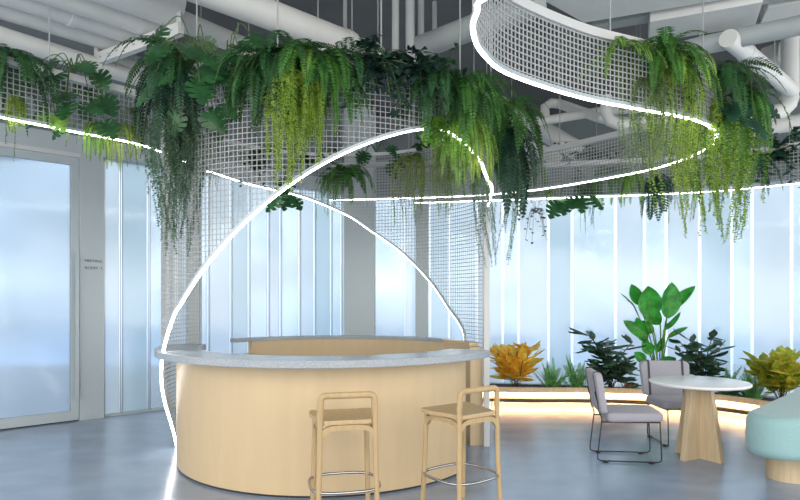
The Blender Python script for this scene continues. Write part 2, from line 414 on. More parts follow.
# ------------------------------------------------------------------ mesh screens with light strips
def oncirc(px, R=1.60, near=True):
    d = Vector(((px-400)/F, 1)); a = d.dot(d); b = -2*d.dot(C); c_ = C.dot(C)-R*R; q = b*b-4*a*c_
    if q < 0: q = 0
    t_ = (-b+(-1 if near else 1)*math.sqrt(q))/(2*a); return d*t_
def ang(p):
    a = math.degrees(math.atan2(p.y-C.y, p.x-C.x)); return a % 360
def arch(pix, near):
    out = []
    for px, py in pix:
        p = oncirc(px, near=near); out.append((ang(p), H+(300-py)*p.y/F))
    return out
RC = 1.60; ZT = 3.37
fr = arch([(178, 443), (168.5, 413)], False)
fr[0] = (fr[0][0], 0.0); A0 = fr[0][0]
fr += arch([(168.5, 329), (174.5, 312), (182, 300), (205, 265), (240, 225), (280, 190), (330, 158), (380, 137), (420, 127.5), (445, 129)], True)
fr = [(a, z) for a, z in fr]
fr += arch([(457, 136), (470, 147), (481, 161), (488, 178)], True)
fr += [(359, 2.58), (364.5, 2.46), (366, 2.32), (366.2, 0.0)]
bkp = [(26, 0.0), (29, .7)]+sorted(arch([(465, 335), (448, 306), (430, 280), (400, 250), (370, 229), (345, 213), (300, 195)], False))
bkp += [(136, 2.93), (150, 2.97), (157, 2.97), (160, 2.90), (160.5, 0.0)]
def interp(tab, a):
    for (a0, z0), (a1, z1) in zip(tab, tab[1:]):
        if a0 <= a <= a1: return z0+(z1-z0)*(a-a0)/max(a1-a0, 1e-6)
    return 0.0
def zlow(a):
    a = a % 360
    if A0 <= a: return interp(fr, a)
    if a <= 6.2: return interp(fr, a+360)
    if 26 <= a <= 160.5: return interp(bkp, a)
    return 0.0
def smooth3(pts, per=8): return catmull([Vector(p) for p in pts], per)
def strip(mbs, pts, refs, sec): mbs.sweep(pts, sec, refs)
RECT = lambda w_, h_, oy=0: [(-w_, oy-h_), (w_, oy-h_), (w_, oy+h_), (-w_, oy+h_)]

def wires(mb, path, normals, zl, zt, gap=.036, hw=.0034, closed=False):
    n = len(path)
    for i in range(n):
        z0 = zl[i]
        if zt-z0 < .02: continue
        p = path[i]; nn = normals[i]; t_ = Vector((-nn.y, nn.x))
        vs = []
        for z in (z0, zt):
            for a, b in ((-1, -1), (1, -1), (1, 1), (-1, 1)):
                q = p+nn*(a*hw)+t_*(b*hw); vs.append((q.x, q.y, z))
        mb.add(vs, [(0, 1, 5, 4), (1, 2, 6, 5), (2, 3, 7, 6), (3, 0, 4, 7)])
    k = 1
    while zt-k*gap > .02:
        z = zt-k*gap; k += 1
        m = n if closed else n-1
        run = []
        for i in range(m+1):
            ii = i % n
            ok = z >= zl[ii] and i <= m
            if ok: run.append(ii)
            if (not ok or i == m) and len(run) > 1:
                vs = []; fs = []
                for q_ in run:
                    p = path[q_]; nn = normals[q_]
                    for a, b in ((-1, -1), (1, -1), (1, 1), (-1, 1)):
                        q = p+nn*(a*hw); vs.append((q.x, q.y, z+b*hw))
                for j in range(len(run)-1):
                    for c_ in range(4): fs.append((4*j+c_, 4*j+(c_+1) % 4, 4*j+4+(c_+1) % 4, 4*j+4+c_))
                mb.add(vs, fs); run = []
            elif not ok: run = []
scr = thing('mesh_screen', 'tall round white wire mesh screen around the bar with lit arched openings', 'screen', (C.x, C.y, 0))
nW = 246
path = [Vector((math.cos(2*PI*i/nW), math.sin(2*PI*i/nW)))*RC for i in range(nW)]
nor = [p.normalized() for p in path]
zl = [zlow(360*i/nW) for i in range(nW)]
mb = MB(); wires(mb, path, nor, zl, ZT, .042, .0027, closed=True); mb.build('wire_mesh', M['wire'], scr)
def cyl3(a, z, r=RC): return Vector((r*math.cos(R_(a)), r*math.sin(R_(a)), z))
mb = MB(); cir = [cyl3(360*i/120, ZT) for i in range(120)]
mb.sweep(cir, RECT(.014, .018), [Vector((p.x, p.y, 0)).normalized() for p in cir], closed=True); fixnormals(mb.build('top_rail', M['white'], scr, smooth=True))
def edge(tab, name, led_upto=None):
    pts = smooth3([(a, z, 0) for a, z in tab], 8)
    p3 = [cyl3(p.x, max(0, p.y)) for p in pts]; rf = [Vector((p.x, p.y, 0)).normalized() for p in p3]
    mb = MB(); mb.sweep(p3, RECT(.014, .012), rf); ch_ = fixnormals(mb.build('edge_channel', M['frame'], scr, smooth=True))
    return p3, rf, ch_
def led_on(p3, rf, parent, off, name='light_strip', hw=.019, hh=.007):
    mb = MB(); q = []
    for i, p in enumerate(p3):
        t_ = (p3[min(i+1, len(p3)-1)]-p3[max(i-1, 0)]).normalized(); b = t_.cross(rf[i]).normalized(); q.append(p+b*off)
    mb.sweep(q, RECT(hw, hh), rf); return fixnormals(mb.build(name, M['led'], parent, smooth=True))
p3, rf, ch_ = edge(fr, 'front')
iu = next(i for i, p in enumerate(p3) if i > len(p3)*.5 and p.z < 2.5)
# the strip lies on the opening side of the channel: pick the sign that points down at the apex
def opening_sign(p3, rf):
    i = max(range(1, len(p3)-1), key=lambda i: p3[i].z); t_ = (p3[i+1]-p3[i-1]).normalized(); return -1 if t_.cross(rf[i]).z > 0 else 1
sg_ = opening_sign(p3, rf)
led_on(p3[:iu+1], rf[:iu+1], ch_, .016*sg_, hw=.010, hh=.005)
p3, rf, ch_ = edge(bkp, 'back'); sg_ = opening_sign(p3, rf)
j0 = next(i for i, p in enumerate(p3) if p.z > .75); j1 = max(i for i, p in enumerate(p3) if p.z > 2.88)-8
led_on(p3[j0:j1], rf[j0:j1], ch_, .016*sg_, hw=.009, hh=.005)
mb = MB(); mb.box((RC*math.cos(R_(6.6)), RC*math.sin(R_(6.6)), 1.27), (.03, .028, 1.27)); mb.build('white_post', M['white'], scr, bevel=.004)
for a in (205, 235, 262, 290, 318, 345, 20, 60, 100, 140):
    mb = MB(); mb.tube([cyl3(a, ZT), cyl3(a, 4.8)], .006, 6); mb.build('hanger_rod', M['ductgrey'], scr)

def ribbon(label, cps, zL, zT, gap=.044, led=.009):
    pth = resample(catmull([Vector((x, y)) for x, y in cps], 14), gap)
    org = Vector((pth[0].x, pth[0].y, 0)); th_ = thing('mesh_ribbon', label, 'screen', org, 0, None)
    q = [p-org.xy for p in pth]; n = len(q); nn = []
    for i in range(n):
        d = (q[min(i+1, n-1)]-q[max(i-1, 0)]).normalized(); nn.append(Vector((d.y, -d.x)))
    mb = MB(); wires(mb, q, nn, [zL]*n, zT, gap); mb.build('wire_mesh', M['wire'], th_)
    lo = [Vector((p.x, p.y, zL)) for p in q]; hi = [Vector((p.x, p.y, zT)) for p in q]; rf = [Vector((a.x, a.y, 0)) for a in nn]
    mb = MB(); mb.sweep(hi, RECT(.022, .03), rf); fixnormals(mb.build('top_rail', M['white'], th_, smooth=True))
    mb = MB(); mb.sweep(lo, RECT(.015, .013), rf); ch_ = fixnormals(mb.build('edge_channel', M['frame'], th_, smooth=True))
    mb = MB(); mb.sweep([p-Vector((0, 0, .018)) for p in lo], RECT(led, .0045), rf); fixnormals(mb.build('light_strip', M['led'], ch_, smooth=True))
    for i in range(6, n-4, 26):
        mb = MB(); mb.tube([hi[i], Vector((hi[i].x, hi[i].y, 4.8))], .005, 6); mb.build('hanger_rod', M['ductgrey'], th_)
    return pth
zA = 3.0
A_px = [(0, 115), (35, 122), (75, 130), (140, 143)]
A_pts = [(-4.6, 3.1), (-3.95, 3.9)]+[tuple(PZ(x, y, zA).xy) for x, y in A_px]+[(-2.26, 6.35)]
pathA = ribbon('white mesh ribbon with lit lower edge hanging before the glass door', A_pts, zA, 3.45)
zB = 2.9
B_px = [(490, -8), (477, 10), (473, 28), (482, 50), (510, 72), (580, 95), (640, 107), (695, 118), (716, 132), (703, 149), (650, 168), (560, 185), (505, 192), (440, 196), (330, 199)]
B_pts = [(1.4, 2.05), (.85, 2.35)]+[tuple(PZ(x, y, zB).xy) for x, y in B_px]
pathB = ribbon('large white mesh ribbon curling in an open loop, its lit edge the widest overhead', B_pts, zB, 3.35, gap=.038, led=.0085)
zD = 2.95
D_px = [(500, 199), (580, 196), (700, 191), (800, 182)]
D_pts = [(.2, 8.75)]+[tuple(PZ(x, y, zD).xy) for x, y in D_px]+[(5.8, 6.6)]
pathD = ribbon('white mesh ribbon with lit edge running in front of the back glass', D_pts, zD, 3.4)
def onpath(px, path, which=0):
    k = (px-400)/F; hits = []
    for a, b in zip(path, path[1:]):
        fa, fb = a.x-k*a.y, b.x-k*b.y
        if fa*fb <= 0 and a.y > 0: hits.append(a.lerp(b, fa/(fa-fb) if fa != fb else 0))
    hits.sort(key=lambda p: p.y); return hits[min(which, len(hits)-1)]

# ------------------------------------------------------------------ ducts and pipes under the ceiling
def duct(label, pts, r, m='duct', name='round_duct', collars=(), sides=20, group=None, hang=True):
    pts = [Vector(p) for p in pts]; o = pts[0].copy(); cat = 'duct' if 'duct' in name else 'pipe'
    q = [p-o for p in pts]; hang = hang and abs(q[-1].z) < .3
    mb = MB(); mb.tube(q, r, sides)
    if not hang and not collars:
        ob = fixnormals(mb.build(name, M[m], None, smooth=True)); ob.location = o; return tagp(ob, label, cat, group)
    t_ = thing(name, label, cat, o, 0, group)
    fixnormals(mb.build(cat+'_tube', M[m], t_, smooth=True))
    L_ = sum((b-a).length for a, b in zip(q, q[1:]))
    for f in collars:
        d = f*L_
        for a, b in zip(q, q[1:]):
            l = (b-a).length
            if d <= l:
                c_ = a.lerp(b, d/l); u = (b-a).normalized(); mb = MB(); mb.tube([c_-u*.03, c_+u*.03], r*1.07, sides)
                fixnormals(mb.build('collar', M[m], t_, smooth=True)); break
            d -= l
    if hang:
        for f in (.3, .7):
            c_ = q[0].lerp(q[-1], f)
            if len(q) > 2: c_ = q[int(f*(len(q)-1))]
            mb = MB(); mb.tube([c_+Vector((0, 0, r*.9)), Vector((c_.x, c_.y, 4.8-o.z))], .006, 6)
            mb.build('hanger_rod', M['ductgrey'], t_)
    return t_
ud = Vector((.68, .733)); nd = Vector((.733, -.68))
def UN(u, n, z): p = ud*u+nd*n; return (p.x, p.y, z)
for lab, n_, r_, ue, zz in (('widest white round duct of the bundle on the slotted hanger, innermost in the room', -5.22, .20, 2.62, 4.2),
                        ('white round duct beside the widest one on the slotted hanger', -5.58, .145, 2.58, 4.145),
                        ('white round duct with a seam collar on the slotted hanger, third from the widest', -5.86, .135, 2.54, 4.135),
                        ('white round duct of the hanger bundle on the side next to the door', -6.17, .15, 2.5, 4.15)):
    duct(lab, [UN(-1.6, n_, zz), UN(ue, n_, zz)], r_, collars=((.86,) if 'seam' in lab else ()), group='bundle of round ducts on the slotted hanger')
duct('long thin white pipe running below the bundle of ducts above the door', [PZ(-30, 26, 3.88), PZ(10, 39, 3.88), PZ(150, 82, 3.88), PZ(215, 101, 3.88)], .085, name='ceiling_pipe')
duct('short white pipe behind the steel hanger channel', [PZ(110, 62, 4.0), PZ(190, 86, 4.0)], .09, name='ceiling_pipe')
a, b = PZ(97, 60, 3.93), PZ(181, 29, 3.93)
hb = thing('duct_hanger', 'slotted grey steel channel carrying the bundle of four round ducts', 'hanger', a)
u = (b-a).normalized(); sd = Vector((-u.y, u.x, 0))
mb = MB(); mb.sweep([Vector(), b-a], RECT(.03, .055), [sd, sd]); fixnormals(mb.build('channel', M['duct'], hb))
for i in range(9):
    c_ = (b-a)*(.08+.105*i); f_ = -1 if sd.y > 0 else 1; mb = MB()
    mb.sweep([c_-u*.018+sd*.031*f_, c_+u*.018+sd*.031*f_], RECT(.002, .007), [sd, sd]); mb.build('slot', M['ductgrey'], hb)
for c_ in (Vector((0, 0, .05)), (b-a)*.985+Vector((0, 0, .05))):
    mb = MB(); mb.box((c_.x, c_.y, .43), (.02, .02, .44)); mb.build('drop_strut', M['duct'], hb)
duct('large pale round duct running diagonally above the hanging ferns', [PZ(100, -50, 4.05), PZ(229, -1, 4.05), PZ(318, 33, 4.05), PZ(352, 46, 4.05)], .128, collars=(.97,))
duct('slim white duct behind the large diagonal duct', [PZ(160, 12, 4.2), PZ(280, 62, 4.2)], .10)
for i, (px, y1, Y, r_, lab) in enumerate(((395.5, 62, 5.6, .034, 'thinner pipe of the close vertical pair dropping into the ivy'), (410, 62, 5.6, .042, 'thicker pipe of the close vertical pair dropping into the ivy'),
                                   (421, 40, 6.3, .034, 'vertical grey pipe standing just behind the thicker pipe over the ivy'), (434.5, 34, 6.6, .026, 'slim vertical grey pipe between the ivy pipes and the lit loop'),
                                   (345, 36, 6.4, .022, 'thin vertical grey pipe above the hanging ferns'))):
    a = P(px, y1, Y); o_ = duct(lab, [a, (a.x, a.y, 4.8)], r_, 'ductgrey', 'vertical_pipe', sides=14, hang=False)
duct('grey round duct that passes behind the near curl of the lit loop', [PZ(414, 50, 4.1), PZ(474, 27, 4.1), PZ(540, 2, 4.1)], .115, 'ductgrey', collars=(.03,))
duct('short stubby pipe with elbow above the hanging ferns', [PZ(352, 46, 4.05), PZ(372, 48, 4.05), PZ(378, 53, 4.05), PZ(379, 62, 3.95)], .085, 'ductgrey', 'elbow_pipe')
def slab(name, label, cat, quad, h, m):
    q = [Vector(p) for p in quad]; o = sum(q, Vector())/4; t_ = MB()
    t_.prism([(p.x-o.x, p.y-o.y) for p in q], 0, h)
    ob = fixnormals(t_.build(name, M[m], bevel=.006)); ob.location = o; return tagp(ob, label, cat)
slab('ceiling_duct', 'widest flat white rectangular duct on the ceiling above the loop', 'duct', [PZ(535, -4, 4.25), PZ(584, 23, 4.25), PZ(770, -8, 4.25), PZ(700, -50, 4.25)], .5, 'duct')
slab('ceiling_beam', 'long grey steel beam crossing the ceiling above the loop', 'beam', [PZ(588, 33, 4.3), PZ(592, 26, 4.3), PZ(830, -18, 4.3), PZ(830, -6, 4.3)], .35, 'ductgrey')
slab('ceiling_duct', 'pale rectangular duct over the fern clump, between beam and round pipe', 'duct', [PZ(648, 43, 4.2), PZ(650, 22, 4.2), PZ(763, 2, 4.2), PZ(755, 26, 4.2)], .35, 'duct')
slab('ceiling_duct', 'short pale rectangular duct in line past the end of the longer one', 'duct', [PZ(760, 24, 4.3), PZ(768, 8, 4.3), PZ(840, -6, 4.3), PZ(830, 12, 4.3)], .3, 'duct')
duct('grey horizontal pipe passing just above the fern clump of the loop', [PZ(640, 62, 4.05), PZ(700, 46, 4.05), PZ(830, 19, 4.05)], .09, 'ductgrey', 'ceiling_pipe')
duct('thick white pipe with collars slanting from the grey horizontal pipe to the hooked pipe', [PZ(728, 38, 4.02), PZ(791, 90, 3.95)], .085, 'duct', 'ceiling_pipe', collars=(.25, .62))
duct('tall white pipe dropping from the ceiling and bending back in a hook', [P(790, 30, 7.3), P(790, 92, 7.3), P(788, 104, 7.3), P(781, 111, 7.3), P(770, 114, 7.3), P(740, 118, 7.3)], .10, 'duct', 'elbow_pipe', collars=(.55,), hang=False)
duct('white pipe crossing low behind the dark fern of the loop clump', [P(700, 136, 8.2), P(830, 118, 7.9)], .11, 'duct', 'ceiling_pipe')
mb = MB(); c_ = P(774, 58, 7.6); mb.box((0, 0, 0), (.13, .12, .12)); o_ = mb.build('junction_box', M['duct'], bevel=.02); o_.location = c_; o_.rotation_euler = (0, .3, .5); tagp(o_, 'small pale boxy unit beside the tall hooked pipe', 'box')
# far pipes between the two loops
duct('long white pipe between the loops, ahead of the far wall', [P(521, 109, 8.4), P(524, 120, 8.4), P(531, 123, 8.4), P(596, 112, 8.4), P(640, 108, 8.4)], .062, 'duct', 'elbow_pipe', collars=(.75,), hang=False)
duct('white pipe with raised elbow between the loops', [P(545, 118, 8.8), P(545, 107, 8.8), P(551, 103, 8.8), P(560, 104, 8.8), P(600, 118, 8.2), P(640, 125, 8.2)], .07, 'duct', 'elbow_pipe', hang=False)
duct('hooked white pipe close to the loop fern clump, ahead of the far wall', [P(606, 96, 7.8), P(606, 112, 7.8), P(610, 121, 7.8), P(620, 125, 7.8), P(660, 121, 7.8)], .075, 'duct', 'elbow_pipe', hang=False)
duct('broad white duct slanting down behind the loops', [P(490, 100, 9.4), P(580, 152, 9.4)], .15, 'duct', hang=False)
duct('lower slim white duct slanting behind the palm fronds', [P(490, 128, 9.0), P(560, 160, 9.0)], .1, 'duct', hang=False)

# ------------------------------------------------------------------ bar stools
def smooth_box(mb, poly_r, z0, z1, dish=0): mb.prism(poly_r, z0, z1)
def make_stool(label, loc, rz):
    t_ = thing('bar_stool', label, 'stool', loc, rz, 'bar stools at the round counter')
    zs = .725
    # dished seat
    mb = MB(); pol = round_poly([(-.162, -.195), (.162, -.195), (.23, .10), (.225, .205), (-.225, .205), (-.23, .10)], [.03, .03, .15, .05, .05, .15], 8); n = len(pol)
    vs = []; fs = []
    def dz(x, y): return .012*(x/.2)**2-.010*(1-(y/.2)**2)
    rings = [(1, -.028), (1.0, -.008), (.985, 0), (.7, 0), (.4, 0), (.15, 0)]
    for f, z in rings:
        for x, y in pol: vs.append((x*f, y*f, zs+z+dz(x*f, y*f)))
    for r_ in range(len(rings)-1):
        for i in range(n): fs.append((r_*n+i, r_*n+(i+1) % n, (r_+1)*n+(i+1) % n, (r_+1)*n+i))
    fs.append(tuple((len(rings)-1)*n+i for i in range(n))); fs.append(tuple(range(n-1, -1, -1)))
    mb.add(vs, fs); mb.build('seat', M['stoolwood'], t_, smooth=True)
    OV = [(.019*math.cos(2*PI*k/12), .016*math.sin(2*PI*k/12)) for k in range(12)]
    for sx in (-1, 1):
        mb = MB(); mb.sweep([(sx*.185, .165, zs-.025), (sx*.192, .178, .35), (sx*.202, .195, 0)], OV, [Vector((1, 0, 0))]*3); mb.build('leg', M['stoolwood'], t_, smooth=True)
        mb = MB(); mb.sweep([(sx*.182, -.182, zs+.03), (sx*.186, -.185, .45), (sx*.2, -.2, 0)], OV, [Vector((1, 0, 0))]*3); mb.build('leg', M['stoolwood'], t_, smooth=True)
    zt = .893; r = .034; lp = [(-.182, -.182, zs+.03)]
    for k in range(7):
        a = PI-(PI/2)*k/6; lp.append((-.178+r+r*math.cos(a), -.186, zt-r+r*math.sin(a)))
    for k in range(7):
        a = PI/2-(PI/2)*k/6; lp.append((.178-r+r*math.cos(a), -.186, zt-r+r*math.sin(a)))
    lp.append((.182, -.182, zs+.03))
    mb = MB(); mb.sweep(lp, [(.018*math.cos(2*PI*k/12), .022*math.sin(2*PI*k/12)) for k in range(12)], [Vector((0, 1, 0))]*len(lp)); mb.build('back_loop', M['stoolwood'], t_, smooth=True)
    # arched rails under the seat
    mb = MB()
    for (a, b) in (((-.178, -.18), (.178, -.18)), ((-.185, .165), (.185, .165)), ((-.178, -.18), (-.185, .165)), ((.178, -.18), (.185, .165))):
        a = Vector((*a, 0)); b = Vector((*b, 0)); pts = []
        for k in range(13):
            f = k/12; e = abs(2*f-1); pts.append(a.lerp(b, f)+Vector((0, 0, zs-.044-.055*e**6)))
        d = (b-a).normalized(); mb.sweep(pts, RECT(.012, .017), [Vector((-d.y, d.x, 0))]*13)
    fixnormals(mb.build('seat_rail', M['stoolwood'], t_, smooth=True))
    mb = MB(); ring = [(.236*math.copysign(abs(math.cos(2*PI*k/56))**.62, math.cos(2*PI*k/56)), .228*math.copysign(abs(math.sin(2*PI*k/56))**.62, math.sin(2*PI*k/56))) for k in range(56)]
    mb.tube([(x, y, .265) for x, y in ring], .0105, 10, closed=True); mb.build('foot_ring', M['steel'], t_, smooth=True)
    return t_
make_stool('pale wooden bar stool squarely facing the counter, its back loop towards us', (-.385, 4.13, 0), R_(13))
make_stool('pale wooden bar stool turned askew by the open end of the counter', (.44, 4.34, 0), R_(37))

# ------------------------------------------------------------------ cafe table, chairs, bench
tb = thing('cafe_table', 'round white cafe table on a cross shaped pale wood base', 'table', (2.88, 5.78, 0), R_(28))
mb = MB(); mb.lathe([(0.001, .705), (.415, .705), (.440, .712), (.447, .722), (.447, .732), (.442, .738), (.432, .74), (.001, .74)], 72); mb.build('table_top', M['tabletop'], tb, smooth=True)
mb = MB()
for k in range(4):
    a = PI/2*k; Mx = Matrix.Rotation(a, 4, 'Z'); h = .027
    vs = [(0, -h, 0), (.245, -h, 0), (.245, h, 0), (0, h, 0), (0, -h, .705), (.135, -h, .705), (.135, h, .705), (0, h, .705)]
    mb.add([Mx @ Vector(p) for p in vs], [(0, 3, 2, 1), (4, 5, 6, 7), (0, 1, 5, 4), (1, 2, 6, 5), (2, 3, 7, 6)])
mb.build('cross_base', M['tablewood'], tb, bevel=.004)

def cushion(poly, t0, t1, axis, r=.025):
    """rounded slab: poly in 2D, extruded t0..t1 with eased edges, mapped through axis(x,y,t)"""
    mb = MB(); n = len(poly); c_ = Vector((sum(p[0] for p in poly)/n, sum(p[1] for p in poly)/n)); vs = []; fs = []; rg = []
    for k in range(6):
        a = PI/2*k/5; rg.append((r*(1-math.sin(a)), t0+r*(1-math.cos(a))))
    for k in range(6):
        a = PI/2*k/5; rg.append((r*(1-math.cos(a)), t1-r*(1-math.sin(a))))
    for ins, t_ in rg:
        for x, y in poly:
            d = Vector((x, y))-c_; l = d.length; q = c_+d*max(.05, (l-ins)/l); vs.append(axis(q.x, q.y, t_))
    m = len(rg)
    for k in range(m-1):
        for i in range(n): fs.append((k*n+i, k*n+(i+1) % n, (k+1)*n+(i+1) % n, (k+1)*n+i))
    fs.append(tuple(range(n-1, -1, -1))); fs.append(tuple((m-1)*n+i for i in range(n)))
    mb.add(vs, fs); return mb
def make_chair(label, loc, rz):
    """faces local +y"""
    t_ = thing('cafe_chair', label, 'chair', loc, rz, 'grey chairs at the round table')
    seat = round_poly([(-.245, -.20), (.245, -.20), (.235, .31), (-.235, .31)], .05, 6)
    fixnormals(cushion(seat, .385, .47, lambda x, y, t: (x, y, t+.035*max(0, y)), .03).build('seat_cushion', M['greyfabric'], t_, smooth=True))
    bp = round_poly([(-.25, .46), (.25, .46), (.275, .84), (-.275, .84)], [.04, .04, .06, .06], 6)
    back_ = fixnormals(cushion(bp, -.035, .035, lambda x, z, t: (x, -.225-.16*(z-.47)+t, z), .022).build('backrest', M['greyfabric'], t_, smooth=True))
    for sx in (-1, 1):
        x = sx*.185; r = .006
        pts = [(x, -.30, .66), (x, -.255, .47), (x, -.235, .40), (x, -.275, .06), (x, -.272, .028), (x, -.245, .013), (x, .27, .013), (x, .297, .028), (x, .30, .06), (x, .285, .385)]
        mb = MB(); mb.tube(pts, r, 8); leg_ = mb.build('sled_leg', M['blackmetal'], t_, smooth=True)
        for y in (-.2, .21):
            mb = MB(); mb.lathe([(.012, 0), (.026, .0), (.026, .014), (.012, .02)], 12, (x, y)); mb.build('foot_glide', M['blackmetal'], leg_)
        # strap round the back rest
        mb = MB(); st = []
        for z in (.455, .55, .65, .75, .81): st.append((x, -.225-.16*(z-.47)-.037, z))
        st += [(x, -.292-.02, .842), (x, -.283, .847), (x, -.25, .842)]
        for z in (.81, .75, .65, .55, .455): st.append((x, -.225-.16*(z-.47)+.037, z))
        mb.sweep(st, RECT(.011, .003), [Vector((1, 0, 0))]*len(st)); fixnormals(mb.build('strap', M['strap'], back_))
    mb = MB()
    for y in (-.17, .24): mb.tube([(-.185, y, .378+.03*max(0, y)), (.185, y, .378+.03*max(0, y))], .008, 8)
    for x in (-.185, .185): mb.tube([(x, -.235, .377), (x, .285, .385)], .008, 8)
    mb.build('seat_frame', M['blackmetal'], t_, smooth=True)
    return t_
make_chair('grey upholstered chair with black sled legs seen side on, table before it', (2.15, 5.78, 0), R_(-97))
make_chair('grey upholstered chair facing us from behind the round white table', (2.95, 6.45, 0), R_(178))

bn_ = thing('lounge_bench', 'thick pale teal upholstered bench with rounded corners on a wooden plinth', 'bench', (3.76, 5.38, 0))
pb = round_poly([(-1.15, -.62), (1.6, -.80), (1.9, 1.1), (.55, 1.1)], [.22, .2, .2, .2], 10)
fixnormals(cushion(pb, .24, .585, lambda x, y, t: (x, y, t), .075).build('bench_cushion', M['teal'], bn_, smooth=True))
ps = round_poly([(-.84, -.40), (1.5, -.58), (1.7, .9), (.55, .9)], [.17, .2, .2, .2], 8)
mb = MB(); mb.prism(ps, 0, .26); fixnormals(mb.build('bench_plinth', M['tablewood'], bn_, smooth=True))

# ------------------------------------------------------------------ plants
def leaf_quad(mb, p, d, s_, ln, wd, up=None):
    """kite leaf with a slight fold from p along d, side s_"""
    n = d.cross(s_); t = p+d*ln
    mb.add([p, p+d*ln*.4+s_*wd+n*wd*.25, t, p+d*ln*.4-s_*wd+n*wd*.25], [(0, 1, 2), (0, 2, 3)])
def frond(mf, ms, rng, o, az, elv, Ln, droop, pin, npn=24, wid=None, stemr=.0022):
    d = Vector((math.cos(az)*math.cos(elv), math.sin(az)*math.cos(elv), math.sin(elv)))
    st = 18; h = Ln/st; p = Vector(o); pts = [p.copy()]; ds = [d.copy()]
    for i in range(st):
        d = (d+Vector((0, 0, -droop*h*(1.2 if i > 3 else .7)))).normalized(); p = p+d*h; pts.append(p.copy()); ds.append(d.copy())
    ms.tube(pts, stemr, 3, cap=False)
    side = Vector((-math.sin(az), math.cos(az), 0)); tw = rng.uniform(-.5, .5)
    wid = wid or Ln/npn*.42
    for k in range(npn):
        f = .06+.94*k/npn; q = f*st; i = min(int(q), st-1); p = pts[i].lerp(pts[i+1], q-i); d = ds[i].lerp(ds[i+1], q-i).normalized()
        s_ = (side*math.cos(tw*f)+d.cross(side)*math.sin(tw*f)).normalized()
        env = min(1, .45+f*2.2)*(1-f**2.6)+.08
        ln = pin*env*rng.uniform(.85, 1.12)
        for sg in (-1, 1):
            dd = (s_*sg+d*.42+Vector((0, 0, -.22))+d.cross(s_)*rng.uniform(-.15, .15)).normalized()
            leaf_quad(mf, p, dd, d.cross(dd).cross(dd).normalized(), ln, wid)
def plant(name, label, cat, loc, mf, ms, lm, sm='stem', group='plants hanging from the mesh ribbons'):
    t_ = thing(name, label, cat, loc, 0, group)
    mf.build('foliage', L[lm], t_); ms.build('stems', M[sm], t_)
    return t_
seed = [10]
def newr(): seed[0] += 1; return random.Random(seed[0])
def fern(label, loc, lm, n=18, Ln=.55, droop=3.0, pin=.06, el=(0, 1.0), az=None, npn=24, name='sword_fern', group='plants hanging from the mesh ribbons'):
    r = newr(); mf, ms = MB(), MB(); n = int(n*1.6); Ln *= 1.12; pin *= 1.1
    for i in range(n):
        a = (2*PI*i/n+r.uniform(-.25, .25)) if az is None else r.uniform(*az)
        frond(mf, ms, r, (r.uniform(-.05, .05), r.uniform(-.04, .04), r.uniform(-.02, .04)), a, r.uniform(el[0], el[1]*.8), Ln*r.uniform(.6, 1.1), droop*r.uniform(.8, 1.3)/Ln*.72, pin*r.uniform(.85, 1.1), npn)
    return plant(name, label, 'fern', loc, mf, ms, lm, group=group)
def weep(label, loc, lm, n=26, Ln=.7, spread=.16, leaf=.022, dens=34, name='weeping_vine', cat='hanging plant', sm='stem', wob=.5):
    """thin drooping strands set with fine leaflets"""
    r = newr(); mf, ms = MB(), MB(); n = int(n*1.5); leaf *= 1.25; dens = int(dens*1.2)
    for i in range(n):
        a = r.uniform(0, 2*PI); x, y = r.uniform(-spread, spread)*1.0, r.uniform(-spread, spread)*.6
        d = Vector((math.cos(a)*.5, math.sin(a)*.5, .45)).normalized(); p = Vector((x*.35, y*.35, r.uniform(-.03, .02))); l = Ln*r.uniform(.4, 1.05); st = 16; h = l/st
        tgt = Vector((x, y, 0)); pts = [p.copy()]
        for k in range(st):
            d = (d+Vector(((tgt.x-p.x)*.6+r.uniform(-wob, wob)*.25, (tgt.y-p.y)*.6+r.uniform(-wob, wob)*.25, -.55))).normalized(); p = p+d*h; pts.append(p.copy())
        ms.tube(pts, .0014, 3, cap=False)
        nl = int(dens*l/Ln)+4
        for k in range(nl):
            q = (k+.5)/nl*st; i_ = min(int(q), st-1); pp = pts[i_].lerp(pts[i_+1], q-i_); f = q/st
            for sg in (-1, 1):
                b = r.uniform(0, 2*PI); dd = (Vector((math.cos(b), math.sin(b), -.7))).normalized(); s_ = dd.cross(Vector((0, 0, 1))).normalized()
                leaf_quad(mf, pp, dd, s_, leaf*r.uniform(.6, 1.2)*(1.1-.5*f), leaf*.22)
    return plant(name, label, cat, loc, mf, ms, lm, sm)
